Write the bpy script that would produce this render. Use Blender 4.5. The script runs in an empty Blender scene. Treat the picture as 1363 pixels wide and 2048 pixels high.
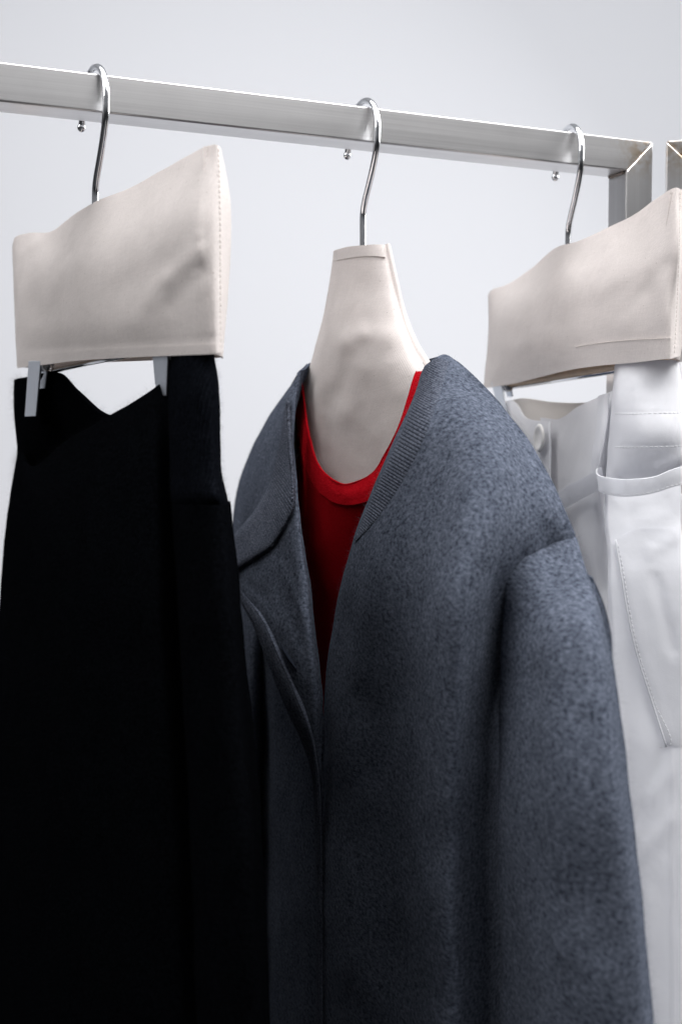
import bpy, bmesh, math, random
import numpy as np
from mathutils import Vector, noise
from mathutils.kdtree import KDTree

random.seed(7)
sc = bpy.context.scene
col = sc.collection
W, H = 1363.0, 2048.0
F = 2275.6                      # focal length in photo pixels (40 mm on a 24x36 frame)
CAM = np.array([0.0, 0.0, 1.45])
PITCH = math.atan(114.0 / F)
cp, sp = math.cos(PITCH), math.sin(PITCH)
FWD = np.array([0, cp, -sp]); UP = np.array([0, sp, cp]); RT = np.array([1.0, 0, 0])


def ray(x, y):
    return RT * ((x - W / 2) / F) + UP * ((H / 2 - y) / F) + FWD


# ------------------------------------------------------------------ camera
cam = bpy.data.cameras.new('camera')
cam.sensor_fit = 'VERTICAL'; cam.sensor_height = 36.0; cam.lens = 36.0 * F / H
cam.clip_start = 0.02; cam.clip_end = 60
cam_o = bpy.data.objects.new('camera', cam); col.objects.link(cam_o)
cam_o.location = CAM; cam_o.rotation_euler = (math.pi / 2 - PITCH, 0, 0)
cam.dof.use_dof = True; cam.dof.focus_distance = 0.77; cam.dof.aperture_fstop = 7.1
sc.camera = cam_o

# ------------------------------------------------------------------ rack and hanger frames
d = ray(6400, 910); d[2] = 0; d /= np.linalg.norm(d)            # along the rail, left to right
nrm = np.array([-d[1], d[0], 0])                                  # away from the camera
r0 = ray(190, 146)
P0 = CAM + r0 * 0.77                                              # a point of the rail's top front edge
TUBE = 0.0258
ZT = P0[2]                                                        # top of the rail
PC = P0 + nrm * TUBE / 2


def on_plane(r, p, n):
    return CAM + r * (np.dot(p - CAM, n) / np.dot(r, n))


class Hang:
    """A hanger's own frame: u runs along the hanger towards the camera's side, v out of the face one sees, z up."""
    def __init__(s, x, y, deg):
        p = on_plane(ray(x, y), PC, nrm)
        s.o = np.array([p[0], p[1], ZT])
        a = math.radians(deg)
        s.u = np.array([-math.sin(a), -math.cos(a), 0])
        s.ly = np.array([-s.u[1], s.u[0], 0])
        s.rz = math.atan2(s.u[1], s.u[0])

    def loc(s, x, y, v):
        n = -s.ly
        p = on_plane(ray(x, y), s.o + n * v, n) - s.o
        return np.array([np.dot(p, s.u), -v, p[2]])


h1 = Hang(190, 330, -31.0)
h2 = Hang(725, 430, -25.0)
h3 = Hang(1135, 430, -12.5)


# ------------------------------------------------------------------ object helpers
def tag(o, label=None, cat=None, group=None, kind=None):
    if label: o['label'] = label
    if cat: o['category'] = cat
    if group: o['group'] = group
    if kind: o['kind'] = kind
    return o


def thing(name, h, label, cat, group=None, z=0.0):
    o = bpy.data.objects.new(name, None); col.objects.link(o)
    o.empty_display_size = 0.02
    o.location = (h.o[0], h.o[1], h.o[2]); o.rotation_euler = (0, 0, h.rz)
    return tag(o, label, cat, group)


def link(name, me, mat, parent=None, smooth=True):
    o = bpy.data.objects.new(name, me); col.objects.link(o)
    if mat: me.materials.append(mat)
    if smooth:
        me.polygons.foreach_set('use_smooth', [True] * len(me.polygons))
    if parent: o.parent = parent
    return o


def from_bm(name, bm, mat, parent=None, smooth=True):
    me = bpy.data.meshes.new(name); bm.normal_update(); bm.to_mesh(me); bm.free()
    return link(name, me, mat, parent, smooth)


def mod_bevel(o, w, seg=3):
    m = o.modifiers.new('bevel', 'BEVEL'); m.width = w; m.segments = seg; m.limit_method = 'ANGLE'
    m.harden_normals = False
    return o


# ------------------------------------------------------------------ smooth sheets through control lines
def catmull(pts, n):
    pts = np.asarray(pts, float)
    if len(pts) == 2:
        t = np.linspace(0, 1, n)[:, None]
        return pts[0] * (1 - t) + pts[1] * t
    dd = np.linalg.norm(np.diff(pts, axis=0), axis=1)
    s = np.concatenate([[0], np.cumsum(np.maximum(dd, 1e-9) ** 0.9)])
    m = np.zeros_like(pts)
    for i in range(len(pts)):
        if i == 0: m[i] = (pts[1] - pts[0]) / (s[1] - s[0])
        elif i == len(pts) - 1: m[i] = (pts[-1] - pts[-2]) / (s[-1] - s[-2])
        else:
            h0, h1_ = s[i] - s[i - 1], s[i + 1] - s[i]
            d0, d1 = (pts[i] - pts[i - 1]) / h0, (pts[i + 1] - pts[i]) / h1_
            m[i] = (d0 * h1_ + d1 * h0) / (h0 + h1_)
    q = np.linspace(0, s[-1], n)
    k = np.clip(np.searchsorted(s, q, side='right') - 1, 0, len(pts) - 2)
    hh = (s[k + 1] - s[k])[:, None]; t = ((q - s[k])[:, None]) / hh
    a, b, ma, mb = pts[k], pts[k + 1], m[k], m[k + 1]
    return (2 * t**3 - 3 * t**2 + 1) * a + (t**3 - 2 * t**2 + t) * hh * ma + (-2 * t**3 + 3 * t**2) * b + (t**3 - t**2) * hh * mb


RID = 0.42
VS = 4000.0     # v is carried in metres, times this in spline space


def grid_px(lines, R, C):
    L = [catmull([(p[0], p[1], p[2] * VS) for p in l], R) for l in lines]
    L = np.array(L)                                   # nl x R x 3
    G = np.zeros((R, C, 3))
    for r in range(R):
        G[r] = catmull(L[:, r, :], C)
    return G


def seg_d(px, py, x1, y1, x2, y2):
    dx, dy = x2 - x1, y2 - y1
    t = np.clip(((px - x1) * dx + (py - y1) * dy) / (dx * dx + dy * dy + 1e-9), 0, 1)
    return np.hypot(px - x1 - t * dx, py - y1 - t * dy), t


BASE = {}


def v_on(base, x, y):
    """Depth of an already built sheet where it shows at x, y."""
    kd, bx, by, bv = BASE[base]
    k = np.array([i for _, i, _ in kd.find_n((x, y, 0), 12)])
    w_ = np.sqrt(1.0 / ((bx[k] - x) ** 2 + (by[k] - y) ** 2 + 6.0))
    A = np.stack([np.ones(len(k)), bx[k] - x, by[k] - y], axis=1)
    q = np.linalg.lstsq(np.concatenate([A * w_[:, None], np.diag([0, 1e-3, 1e-3])]), np.concatenate([bv[k] * w_, [0, 0, 0]]), rcond=None)[0]
    return float(np.clip(q[0], bv[k].min() - .002, bv[k].max() + .002))


def upsample(A, n, axis):
    m = A.shape[axis]
    q = np.linspace(0, m - 1, (m - 1) * n + 1)
    i = np.minimum(q.astype(int), m - 2); t = q - i
    t = t[:, None, None] if axis == 0 else t[None, :, None]
    return np.take(A, i, axis) * (1 - t) + np.take(A, i + 1, axis) * t


def on(line, off):
    """The same line, with heights above another sheet in place of depths."""
    return [(p[0], p[1], off) for p in line]


def grid_local(h, lines, R, C, ridges=(), wob=0.0, wobs=14.0, seed=0.0, over=None, keep=None):
    G = grid_px(lines, R, C)
    px, py, v = G[..., 0], G[..., 1], G[..., 2] / VS
    if over:                       # lies on another sheet: its own v is the height above that sheet
        for r in range(R):
            for c in range(C):
                v[r, c] += v_on(over, px[r, c], py[r, c])
    for (x1, y1, x2, y2, w, a) in ridges:
        dd, t = seg_d(px, py, x1, y1, x2, y2)
        v = v + RID * a * np.exp(-(dd / w) ** 2)
    P = np.zeros((R, C, 3))
    for r in range(R):
        for c in range(C):
            P[r, c] = h.loc(px[r, c], py[r, c], v[r, c])
    if wob:
        for r in range(R):
            for c in range(C):
                q = Vector(P[r, c]) * wobs + Vector((seed, seed * 1.7, 0))
                P[r, c, 1] += wob * noise.noise(q) + wob * 0.5 * noise.noise(q * 2.3)
    if keep:                       # only the columns in front, not an edge rolled back behind them
        Q = upsample(upsample(P, 5, 0), 2, 1)
        Wp = h.o + Q[..., 0:1] * h.u + Q[..., 1:2] * h.ly + Q[..., 2:3] * np.array([0, 0, 1.0]) - CAM
        dz = Wp @ FWD
        qx, qy = (Wp @ RT) / dz * F + W / 2, H / 2 - (Wp @ UP) / dz * F
        ok = qy < 2300
        if px[R // 2, 0] < px[R // 2, -1]:
            for r in range(Q.shape[0]): ok[r, :int(np.argmin(qx[r, :Q.shape[1] // 3]))] = False
        qx, qy, qv = qx[ok], qy[ok], -Q[..., 1][ok]
        kd = KDTree(len(qx))
        for i in range(len(qx)): kd.insert((qx[i], qy[i], 0), i)
        kd.balance(); BASE[keep] = (kd, qx, qy, qv)
    return P


def mesh_grid(name, P, mat, parent, closed=False, thick=0.0, view=None, subsurf=0):
    R, C = P.shape[:2]
    verts = P.reshape(-1, 3)
    # uv in metres: u across the lines, v along them
    du = np.zeros((R, C)); du[:, 1:] = np.cumsum(np.linalg.norm(np.diff(P, axis=1), axis=2), axis=1)
    dv = np.zeros((R, C)); dv[1:] = np.cumsum(np.linalg.norm(np.diff(P, axis=0), axis=2), axis=0)
    faces, uvs = [], []
    CC = C if closed else C - 1
    nf = (C // 2 + 1) if closed else C               # columns of the face one sees
    E = P[:-1, 1:nf] - P[:-1, :nf - 1]; D = P[1:, :nf - 1] - P[:-1, :nf - 1]
    N = np.cross(E, D)
    flip = float((N * (view[None, None, :] - P[:-1, :nf - 1])).sum()) < 0
    for r in range(R - 1):
        for c in range(CC):
            c2 = (c + 1) % C
            q = [(r, c), (r, c2), (r + 1, c2), (r + 1, c)]
            if flip: q.reverse()
            faces.append([i * C + j for i, j in q])
            for i, j in q:
                uu = du[i, j] if not (closed and j == 0 and c == C - 1) else du[i, C - 1] + 0.001
                uvs.append((uu, dv[i, j]))
    me = bpy.data.meshes.new(name)
    me.from_pydata([tuple(v) for v in verts], [], faces)
    uvl = me.uv_layers.new(name='UVMap')
    uvl.data.foreach_set('uv', np.array(uvs, float).ravel())
    me.update()
    o = link(name, me, mat, parent)
    if thick:
        m = o.modifiers.new('solidify', 'SOLIDIFY'); m.thickness = thick; m.offset = -1
        m.use_even_offset = False
        m = o.modifiers.new('crisp_rim', 'EDGE_SPLIT'); m.split_angle = math.radians(76); m.use_edge_sharp = False
    if subsurf:
        m = o.modifiers.new('sub', 'SUBSURF'); m.levels = m.render_levels = subsurf
    return o


def sheet(name, h, lines, mat, parent, R=40, C=30, ridges=(), wob=0.0, wobs=14.0, seed=0.0, thick=0.0015, back=None, subsurf=0, over=None, keep=None, ribs=None, rs=1.0, guard=0.0015):
    P = grid_local(h, lines, R, C, [q[:5] + (q[5] * rs,) for q in ridges], wob, wobs, seed, over, keep)
    closed = False
    if ribs:                       # knitted ribs: (wavelength, height, 0 across the lines / 1 along them)
        wl, amp, ax = ribs
        Q = P[:, C // 2] if ax == 0 else P[R // 2]
        L_ = np.concatenate([[0], np.cumsum(np.linalg.norm(np.diff(Q, axis=0), axis=1))])
        rr_ = random.Random(5)
        ph = L_ / wl * 2 * math.pi + np.interp(L_, np.linspace(0, L_[-1] + 1e-6, 30), [rr_.uniform(-.5, .5) for _ in range(30)])
        prof = amp * np.abs(np.sin(ph / 2)) ** 0.8
        ed = np.sin(np.linspace(0.12, math.pi - 0.12, C if ax == 0 else R)) ** 0.4
        P[..., 1] -= prof[:, None] * ed[None, :] if ax == 0 else prof[None, :]
    if back is not None:
        k, c0 = back
        B = P[:, -2:0:-1, :].copy()
        w = np.sin(np.linspace(0, math.pi, B.shape[1] + 2))[1:-1] ** 0.5
        B[..., 1] = -k * B[..., 1] + c0 * w[None, :]
        # the far face stays within the outline that the near edge gives
        e = P[:, -1, :]
        cl = CAM - h.o; cu, cy = float(np.dot(cl, h.u)), float(np.dot(cl, h.ly))
        sl = (e[:, 1] - cy) / (e[:, 0] - cu)
        B[..., 0] = np.minimum(B[..., 0], e[:, 0][:, None] - .0003 * np.arange(1, B.shape[1] + 1)[None, :])
        lim = e[:, 1][:, None] + sl[:, None] * (B[..., 0] - e[:, 0][:, None]) * 0.85
        B[..., 1] = np.minimum(B[..., 1], np.maximum(lim, P[:, -2:0:-1, 1] + guard))
        if guard > .002: B[..., 1] = np.maximum(B[..., 1], P[:, -2:0:-1, 1] + guard)
        P = np.concatenate([P, B], axis=1); closed = True
    cl = CAM - h.o
    return mesh_grid(name, P, mat, parent, closed, thick, np.array([np.dot(cl, h.u), np.dot(cl, h.ly), cl[2]]), subsurf)


def tube_mesh(pts, radius, seg=10, cap=True, radii=None):
    pts = [np.array(p, float) for p in pts]
    n = len(pts)
    bm = bmesh.new(); rings = []
    prev = None
    for i in range(n):
        t = pts[min(i + 1, n - 1)] - pts[max(i - 1, 0)]
        t = t / (np.linalg.norm(t) + 1e-12)
        if prev is None:
            a = np.array([0, 0, 1.0]) if abs(t[2]) < 0.9 else np.array([1.0, 0, 0])
            x = np.cross(t, a)
        else:
            x = prev - t * np.dot(prev, t)
        x /= np.linalg.norm(x); prev = x
        y = np.cross(t, x)
        r = radii[i] if radii is not None else radius
        rings.append([bm.verts.new(pts[i] + r * (x * math.cos(k * 2 * math.pi / seg) + y * math.sin(k * 2 * math.pi / seg))) for k in range(seg)])
    for i in range(n - 1):
        for k in range(seg):
            bm.faces.new((rings[i][k], rings[i][(k + 1) % seg], rings[i + 1][(k + 1) % seg], rings[i + 1][k]))
    if cap:
        bm.faces.new(rings[0][::-1]); bm.faces.new(rings[-1])
    bmesh.ops.recalc_face_normals(bm, faces=bm.faces)
    return bm


def tube(name, pts, radius, mat, parent, seg=10, smoothn=0, radii=None):
    if smoothn: pts = catmull(pts, smoothn)
    return from_bm(name, tube_mesh(pts, radius, seg, True, radii), mat, parent)


def pxpath(h, pts, n=40, over=None):
    G = catmull([(p[0], p[1], p[2] * VS) for p in pts], n)
    return np.array([h.loc(g[0], g[1], g[2] / VS + (v_on(over, g[0], g[1]) if over else 0)) for g in G])


def stitches(name, h, paths, mat, parent, dash=0.0024, gap=0.0010, r=0.00022, over=None):
    """Short thread dashes along paths: one row of stitching is one part."""
    bm = bmesh.new()
    for pts in paths:
        Q = pxpath(h, pts, 260, over)
        s = np.concatenate([[0], np.cumsum(np.linalg.norm(np.diff(Q, axis=0), axis=1))])
        x = 0.0
        while x + dash < s[-1]:
            tt = np.linspace(x, x + dash, 4)
            S = np.array([[np.interp(t, s, Q[:, k]) for k in range(3)] for t in tt])
            S[1:3, 1] -= 0.00018
            b2 = tube_mesh(S, r, 5)
            me = bpy.data.meshes.new('tmp'); b2.to_mesh(me); b2.free(); bm.from_mesh(me); bpy.data.meshes.remove(me)
            x += dash + gap
    return from_bm(name, bm, mat, parent)


def prism(name, pts_uz, v0, v1, mat, parent, bevel=0.0005):
    """A plate of given outline (u, z) between two depths v."""
    bm = bmesh.new()
    a = [bm.verts.new((u, -v0, z)) for u, z in pts_uz]; b = [bm.verts.new((u, -v1, z)) for u, z in pts_uz]
    bm.faces.new(a); bm.faces.new(b[::-1])
    n = len(a)
    for i in range(n): bm.faces.new((a[i], b[i], b[(i + 1) % n], a[(i + 1) % n]))
    bmesh.ops.recalc_face_normals(bm, faces=bm.faces)
    o = from_bm(name, bm, mat, parent, False)
    if bevel: mod_bevel(o, bevel, 2)
    return o


def uz(h, pts, v):
    return [tuple(h.loc(x, y, v)[[0, 2]]) for x, y in pts]


def fuzz(o, count, length, mat_slot=1, radius=0.00003, brown=0.4, seed=1, rim=None):
    m = o.modifiers.new('fuzz', 'PARTICLE_SYSTEM')
    ps = m.particle_system; st = ps.settings
    st.type = 'HAIR'; st.count = count; st.hair_length = length; st.hair_step = 3
    st.render_step = 2; st.display_step = 2
    st.emit_from = 'FACE'; st.use_modifier_stack = True
    ps.seed = seed
    st.brownian_factor = brown * length * 0.6
    st.use_advanced_hair = True
    st.normal_factor = length * 0.30
    st.factor_random = length * 0.42
    st.root_radius = 1.0; st.tip_radius = 0.3; st.radius_scale = radius
    st.material = mat_slot
    if rim:                        # thicker nap along the upper edge
        g = o.vertex_groups.new(name='nap')
        R, C = rim
        for r in range(R):
            g.add([r * C + c for c in range(C)], min(1.0, 0.12 + math.exp(-(r / (R * 0.03)) ** 2)), 'REPLACE')
        ps.vertex_group_density = 'nap'
    return o


# ------------------------------------------------------------------ materials
def new_mat(name):
    m = bpy.data.materials.new(name); m.use_nodes = True
    nt = m.node_tree; nt.nodes.clear()
    out = nt.nodes.new('ShaderNodeOutputMaterial'); b = nt.nodes.new('ShaderNodeBsdfPrincipled')
    nt.links.new(b.outputs[0], out.inputs[0])
    return m, nt, b


def nd(nt, t, **kw):
    n = nt.nodes.new(t)
    for k, v in kw.items():
        if k.startswith('i_'):
            n.inputs[k[2:].replace('_', ' ')].default_value = v
        else:
            setattr(n, k, v)
    return n


def mapped(nt, out='Object', scale=(1, 1, 1), rot=(0, 0, 0)):
    tc = nd(nt, 'ShaderNodeTexCoord'); mp = nd(nt, 'ShaderNodeMapping')
    mp.inputs['Scale'].default_value = scale; mp.inputs['Rotation'].default_value = rot
    nt.links.new(tc.outputs[out], mp.inputs['Vector'])
    return mp.outputs['Vector']


def noise_tex(nt, vec, scale, detail=3, rough=0.55):
    n = nd(nt, 'ShaderNodeTexNoise'); n.inputs['Scale'].default_value = scale
    n.inputs['Detail'].default_value = detail; n.inputs['Roughness'].default_value = rough
    nt.links.new(vec, n.inputs['Vector'])
    return n.outputs['Fac']


def ramp(nt, fac, stops):
    r = nd(nt, 'ShaderNodeValToRGB')
    e = r.color_ramp.elements
    while len(e) < len(stops): e.new(0.5)
    for el, (p, c) in zip(e, stops):
        el.position = p; el.color = (*c, 1) if len(c) == 3 else c
    nt.links.new(fac, r.inputs['Fac'])
    return r.outputs['Color']


def math_n(nt, op, a, b=None):
    m = nd(nt, 'ShaderNodeMath', operation=op)
    for i, x in enumerate((a, b)):
        if x is None: continue
        if isinstance(x, (int, float)): m.inputs[i].default_value = x
        else: nt.links.new(x, m.inputs[i])
    return m.outputs[0]


def mix_c(nt, fac, a, b, mode='MIX'):
    m = nd(nt, 'ShaderNodeMix', data_type='RGBA', blend_type=mode)
    for i, x in ((0, fac), (6, a), (7, b)):
        if isinstance(x, (int, float)): m.inputs[i].default_value = x
        elif isinstance(x, tuple): m.inputs[i].default_value = (*x, 1)
        else: nt.links.new(x, m.inputs[i])
    return m.outputs[2]


def bump(nt, b, height, strength, dist):
    n = nd(nt, 'ShaderNodeBump'); n.inputs['Strength'].default_value = strength; n.inputs['Distance'].default_value = dist
    nt.links.new(height, n.inputs['Height']); nt.links.new(n.outputs[0], b.inputs['Normal'])
    return n


def wave(nt, vec, scale, axis='X', dist=0.0, dscale=1.0, profile='SIN', kind='BANDS'):
    w = nd(nt, 'ShaderNodeTexWave', wave_type=kind, bands_direction=axis, wave_profile=profile)
    w.inputs['Scale'].default_value = scale; w.inputs['Distortion'].default_value = dist
    w.inputs['Detail'].default_value = 1.0; w.inputs['Detail Scale'].default_value = dscale
    nt.links.new(vec, w.inputs['Vector'])
    return w.outputs['Fac']


def let_through(nt, b, c, f):
    """Thin cloth lets some light through."""
    tr = nd(nt, 'ShaderNodeBsdfTranslucent'); tr.inputs['Color'].default_value = (*c, 1)
    mx = nd(nt, 'ShaderNodeMixShader'); mx.inputs[0].default_value = f
    out = [q for q in nt.nodes if q.type == 'OUTPUT_MATERIAL'][0]
    nt.links.new(b.outputs[0], mx.inputs[1]); nt.links.new(tr.outputs[0], mx.inputs[2]); nt.links.new(mx.outputs[0], out.inputs[0])


def mat_canvas(name, base=(0.81, 0.755, 0.735), speck=True, twill=True):
    m, nt, b = new_mat(name)
    v = mapped(nt)
    uvv = mapped(nt, 'UV')
    big = noise_tex(nt, v, 22, 3)
    fine = noise_tex(nt, v, 900, 2)
    c = mix_c(nt, big, tuple(x * 0.94 for x in base), tuple(min(1, x * 1.05) for x in base))
    c = mix_c(nt, ramp(nt, fine, [(0.36, (0.30, 0.30, 0.30)), (0.64, (0, 0, 0))]), c, tuple(x * 0.66 for x in base))
    th = math_n(nt, 'ADD', noise_tex(nt, mapped(nt, 'UV', (50, 900, 1)), 1.0, 2), noise_tex(nt, mapped(nt, 'UV', (900, 50, 1)), 1.0, 2))
    c = mix_c(nt, ramp(nt, math_n(nt, 'MULTIPLY', th, 0.5), [(0.36, (0.55, 0.55, 0.55)), (0.60, (0, 0, 0))]), c, tuple(x * 0.80 for x in base))
    if speck:
        vo = nd(nt, 'ShaderNodeTexVoronoi'); vo.inputs['Scale'].default_value = 270
        nt.links.new(v, vo.inputs['Vector'])
        sel = nd(nt, 'ShaderNodeSeparateColor'); nt.links.new(vo.outputs['Color'], sel.inputs[0])
        small = math_n(nt, 'LESS_THAN', vo.outputs['Distance'], 0.10)
        pick = math_n(nt, 'GREATER_THAN', sel.outputs[0], 0.80)
        f = math_n(nt, 'MULTIPLY', math_n(nt, 'MULTIPLY', small, pick), 0.55)
        c = mix_c(nt, f, c, (0.16, 0.11, 0.08))
    nt.links.new(c, b.inputs['Base Color'])
    b.inputs['Roughness'].default_value = 0.9
    b.inputs['Specular IOR Level'].default_value = 0.2
    b.inputs['Sheen Weight'].default_value = 0.12; b.inputs['Sheen Roughness'].default_value = 0.5
    d_ = mapped(nt, 'UV', (1, 1, 1), (0, 0, math.radians(58)))
    hgt = wave(nt, d_, 340, 'X', 1.0, 40)
    hgt = math_n(nt, 'ADD', math_n(nt, 'MULTIPLY', hgt, 0.7), math_n(nt, 'MULTIPLY', fine, 0.8))
    cz = math_n(nt, 'ABSOLUTE', math_n(nt, 'SUBTRACT', noise_tex(nt, mapped(nt), 42, 4, 0.55), 0.5))
    bump(nt, b, math_n(nt, 'ADD', math_n(nt, 'MULTIPLY', hgt, 0.16), math_n(nt, 'MULTIPLY', cz, 1.3)), 0.36, 0.0016)
    let_through(nt, b, base, 0.2)
    return m


def mat_wool(name, dark, light, rib=0.0, ribaxis='Y', sheen=0.35, sheen_col=(0.6, 0.65, 0.75), mott=470, bumpd=0.00035):
    m, nt, b = new_mat(name)
    v = mapped(nt)
    vs = mapped(nt, 'Object', (0.72, 1.0, 1.1))
    n1 = noise_tex(nt, vs, mott, 2, 0.5)
    n2 = noise_tex(nt, vs, mott * 2.6, 2, 0.6)
    n3 = noise_tex(nt, v, 38, 2, 0.5)
    f = math_n(nt, 'ADD', math_n(nt, 'MULTIPLY', n1, 0.75), math_n(nt, 'MULTIPLY', n2, 0.25))
    f = math_n(nt, 'ADD', f, math_n(nt, 'MULTIPLY', math_n(nt, 'SUBTRACT', n3, 0.5), 0.14))
    c = ramp(nt, f, [(0.30, dark), (0.70, light)])
    hgt = math_n(nt, 'ADD', math_n(nt, 'MULTIPLY', n2, 0.7), math_n(nt, 'MULTIPLY', n1, 0.5))
    uvv = mapped(nt, 'UV')
    if rib:
        w = wave(nt, uvv, 0.31416 / rib, ribaxis, 0.9, 120)
        c = mix_c(nt, math_n(nt, 'MULTIPLY', math_n(nt, 'SUBTRACT', 1.0, w), 0.45), c, tuple(x * 0.35 for x in dark))  # shade in the rib grooves is painted into the colour
        hgt = math_n(nt, 'ADD', math_n(nt, 'MULTIPLY', hgt, 0.35), math_n(nt, 'MULTIPLY', w, 1.2))
    else:
        w = wave(nt, uvv, 300, 'X', 2.0, 120)
        hgt = math_n(nt, 'ADD', hgt, math_n(nt, 'MULTIPLY', w, 0.22))
    nt.links.new(c, b.inputs['Base Color'])
    b.inputs['Roughness'].default_value = 1.0
    b.inputs['Specular IOR Level'].default_value = 0.0
    b.inputs['Sheen Weight'].default_value = sheen * 0.06; b.inputs['Sheen Roughness'].default_value = 0.45
    b.inputs['Sheen Tint'].default_value = (*sheen_col, 1)
    bump(nt, b, hgt, 0.8, bumpd)
    return m


def mat_plain(name, c, rough=0.6, metal=0.0, spec=0.3, sheen=0.0, bscale=0, bdist=0.0002, var=0.06, translucent=0.0, crease=0.0):
    m, nt, b = new_mat(name)
    v = mapped(nt)
    n = noise_tex(nt, v, bscale or 60, 3)
    nt.links.new(mix_c(nt, n, tuple(x * (1 - var) for x in c), tuple(min(1, x * (1 + var)) for x in c)), b.inputs['Base Color'])
    b.inputs['Roughness'].default_value = rough; b.inputs['Metallic'].default_value = metal
    b.inputs['Specular IOR Level'].default_value = spec
    b.inputs['Sheen Weight'].default_value = sheen
    if crease:                     # soft crumples under the weave
        cz = noise_tex(nt, mapped(nt, 'Object', (1.0, 1.0, 0.7)), 34, 4, 0.5)
        rg = math_n(nt, 'ABSOLUTE', math_n(nt, 'SUBTRACT', cz, 0.5))
        hh = math_n(nt, 'ADD', math_n(nt, 'MULTIPLY', rg, 1.6), math_n(nt, 'MULTIPLY', n, bdist / crease))
        bump(nt, b, hh, 0.45, crease)
    elif bscale: bump(nt, b, n, 0.4, bdist)
    if translucent: let_through(nt, b, c, translucent)
    return m


def mat_steel(name):
    m, nt, b = new_mat(name)
    vs = mapped(nt, 'UV', (3.0, 900, 1))
    st = noise_tex(nt, vs, 1.0, 4, 0.7)
    vb = mapped(nt, 'UV', (1.2, 110, 1))
    sb = noise_tex(nt, vb, 1.0, 2, 0.5)
    blot = noise_tex(nt, mapped(nt), 26, 3)
    f = math_n(nt, 'ADD', math_n(nt, 'MULTIPLY', st, 0.4), math_n(nt, 'ADD', math_n(nt, 'MULTIPLY', sb, 0.45), math_n(nt, 'MULTIPLY', blot, 0.25)))
    c = ramp(nt, f, [(0.3, (0.56, 0.555, 0.56)), (0.75, (0.78, 0.775, 0.78))])
    # heat tint beside the weld
    tint = nd(nt, 'ShaderNodeAttribute', attribute_name='tint')
    tf = math_n(nt, 'MULTIPLY', tint.outputs['Fac'], ramp(nt, noise_tex(nt, mapped(nt), 190, 3), [(0.35, (0, 0, 0)), (0.6, (1, 1, 1))]))
    c = mix_c(nt, math_n(nt, 'MULTIPLY', tf, 0.75), c, (0.42, 0.29, 0.15))
    nt.links.new(c, b.inputs['Base Color'])
    b.inputs['Metallic'].default_value = 1.0
    nt.links.new(math_n(nt, 'ADD', math_n(nt, 'MULTIPLY', st, 0.10), 0.25), b.inputs['Roughness'])
    b.inputs['Anisotropic'].default_value = 0.3
    tg = nd(nt, 'ShaderNodeTangent', direction_type='UV_MAP', uv_map='UVMap'); nt.links.new(tg.outputs[0], b.inputs['Tangent'])
    bump(nt, b, st, 0.10, 0.0001)
    return m


def mat_fibre(name, c):
    m, nt, b = new_mat(name)
    b.inputs['Base Color'].default_value = (*c, 1); b.inputs['Roughness'].default_value = 0.9
    b.inputs['Specular IOR Level'].default_value = 0.05
    return m


def mat_wall(name):
    m, nt, b = new_mat(name)
    v = mapped(nt)
    n = noise_tex(nt, v, 1.6, 3)
    nt.links.new(mix_c(nt, n, (0.735, 0.748, 0.792), (0.755, 0.768, 0.812)), b.inputs['Base Color'])
    b.inputs['Roughness'].default_value = 0.85
    bump(nt, b, noise_tex(nt, v, 160, 4), 0.15, 0.001)
    return m


M_canvas = mat_canvas('unbleached_canvas')
M_canvas_in = mat_canvas('canvas_hem')
M_steel = mat_steel('brushed_steel')
M_chrome = mat_plain('chrome', (0.90, 0.92, 0.95), 0.10, 1.0, var=0.02)
M_zinc = mat_plain('zinc_plate', (0.70, 0.74, 0.80), 0.35, 1.0, var=0.03)
M_rubber = mat_plain('black_rubber', (0.012, 0.012, 0.013), 0.5)
M_wood = mat_plain('hanger_wood', (0.82, 0.61, 0.42), 0.5, bscale=120, var=0.15)
M_grey = mat_wool('grey_melange_wool', (0.024, 0.030, 0.044), (0.134, 0.153, 0.200))
M_grey_rib = mat_wool('grey_melange_rib', (0.026, 0.031, 0.046), (0.135, 0.150, 0.190), sheen=0.3, mott=620)
M_grey_band = mat_wool('grey_melange_band', (0.025, 0.030, 0.045), (0.130, 0.145, 0.185), sheen=0.3, mott=620)
M_grey_fib = mat_fibre('grey_fibre', (0.11, 0.122, 0.15))
M_red = mat_wool('red_wool', (0.25, 0.0025, 0.006), (0.37, 0.006, 0.012), sheen=0.12, sheen_col=(0.9, 0.1, 0.1), mott=700, bumpd=0.0003)
M_red_fib = mat_fibre('red_fibre', (0.65, 0.02, 0.03))
M_black = mat_wool('black_wool', (0.0008, 0.0009, 0.0012), (0.0026, 0.0030, 0.0040), sheen=0.006, sheen_col=(0.6, 0.65, 0.8), mott=500)
M_black_rib = mat_wool('black_rib', (0.0016, 0.0019, 0.0028), (0.006, 0.007, 0.0098), rib=0.0028, ribaxis='X', sheen=0.008, sheen_col=(0.6, 0.65, 0.8), mott=500)
M_black_fib = mat_fibre('black_fibre', (0.004, 0.0045, 0.006))
M_white = mat_plain('white_cotton', (0.89, 0.895, 0.92), 0.95, spec=0.06, translucent=0.48, bscale=1100, bdist=0.00018, var=0.03, crease=.0022)
M_lining = mat_plain('cream_lining', (0.80, 0.775, 0.75), 0.85, translucent=0.3, bscale=1100, bdist=0.0002, var=0.03)
M_button = mat_plain('shell_button', (0.78, 0.77, 0.76), 0.3, spec=0.5)
M_thread = mat_plain('white_thread', (0.74, 0.74, 0.76), 0.8)
M_thread_ec = mat_plain('ecru_thread', (0.66, 0.60, 0.57), 0.8)
M_wall = mat_wall('white_paint')
M_floor = mat_plain('grey_floor', (0.07, 0.07, 0.074), 0.5, bscale=9, var=0.15)

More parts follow.
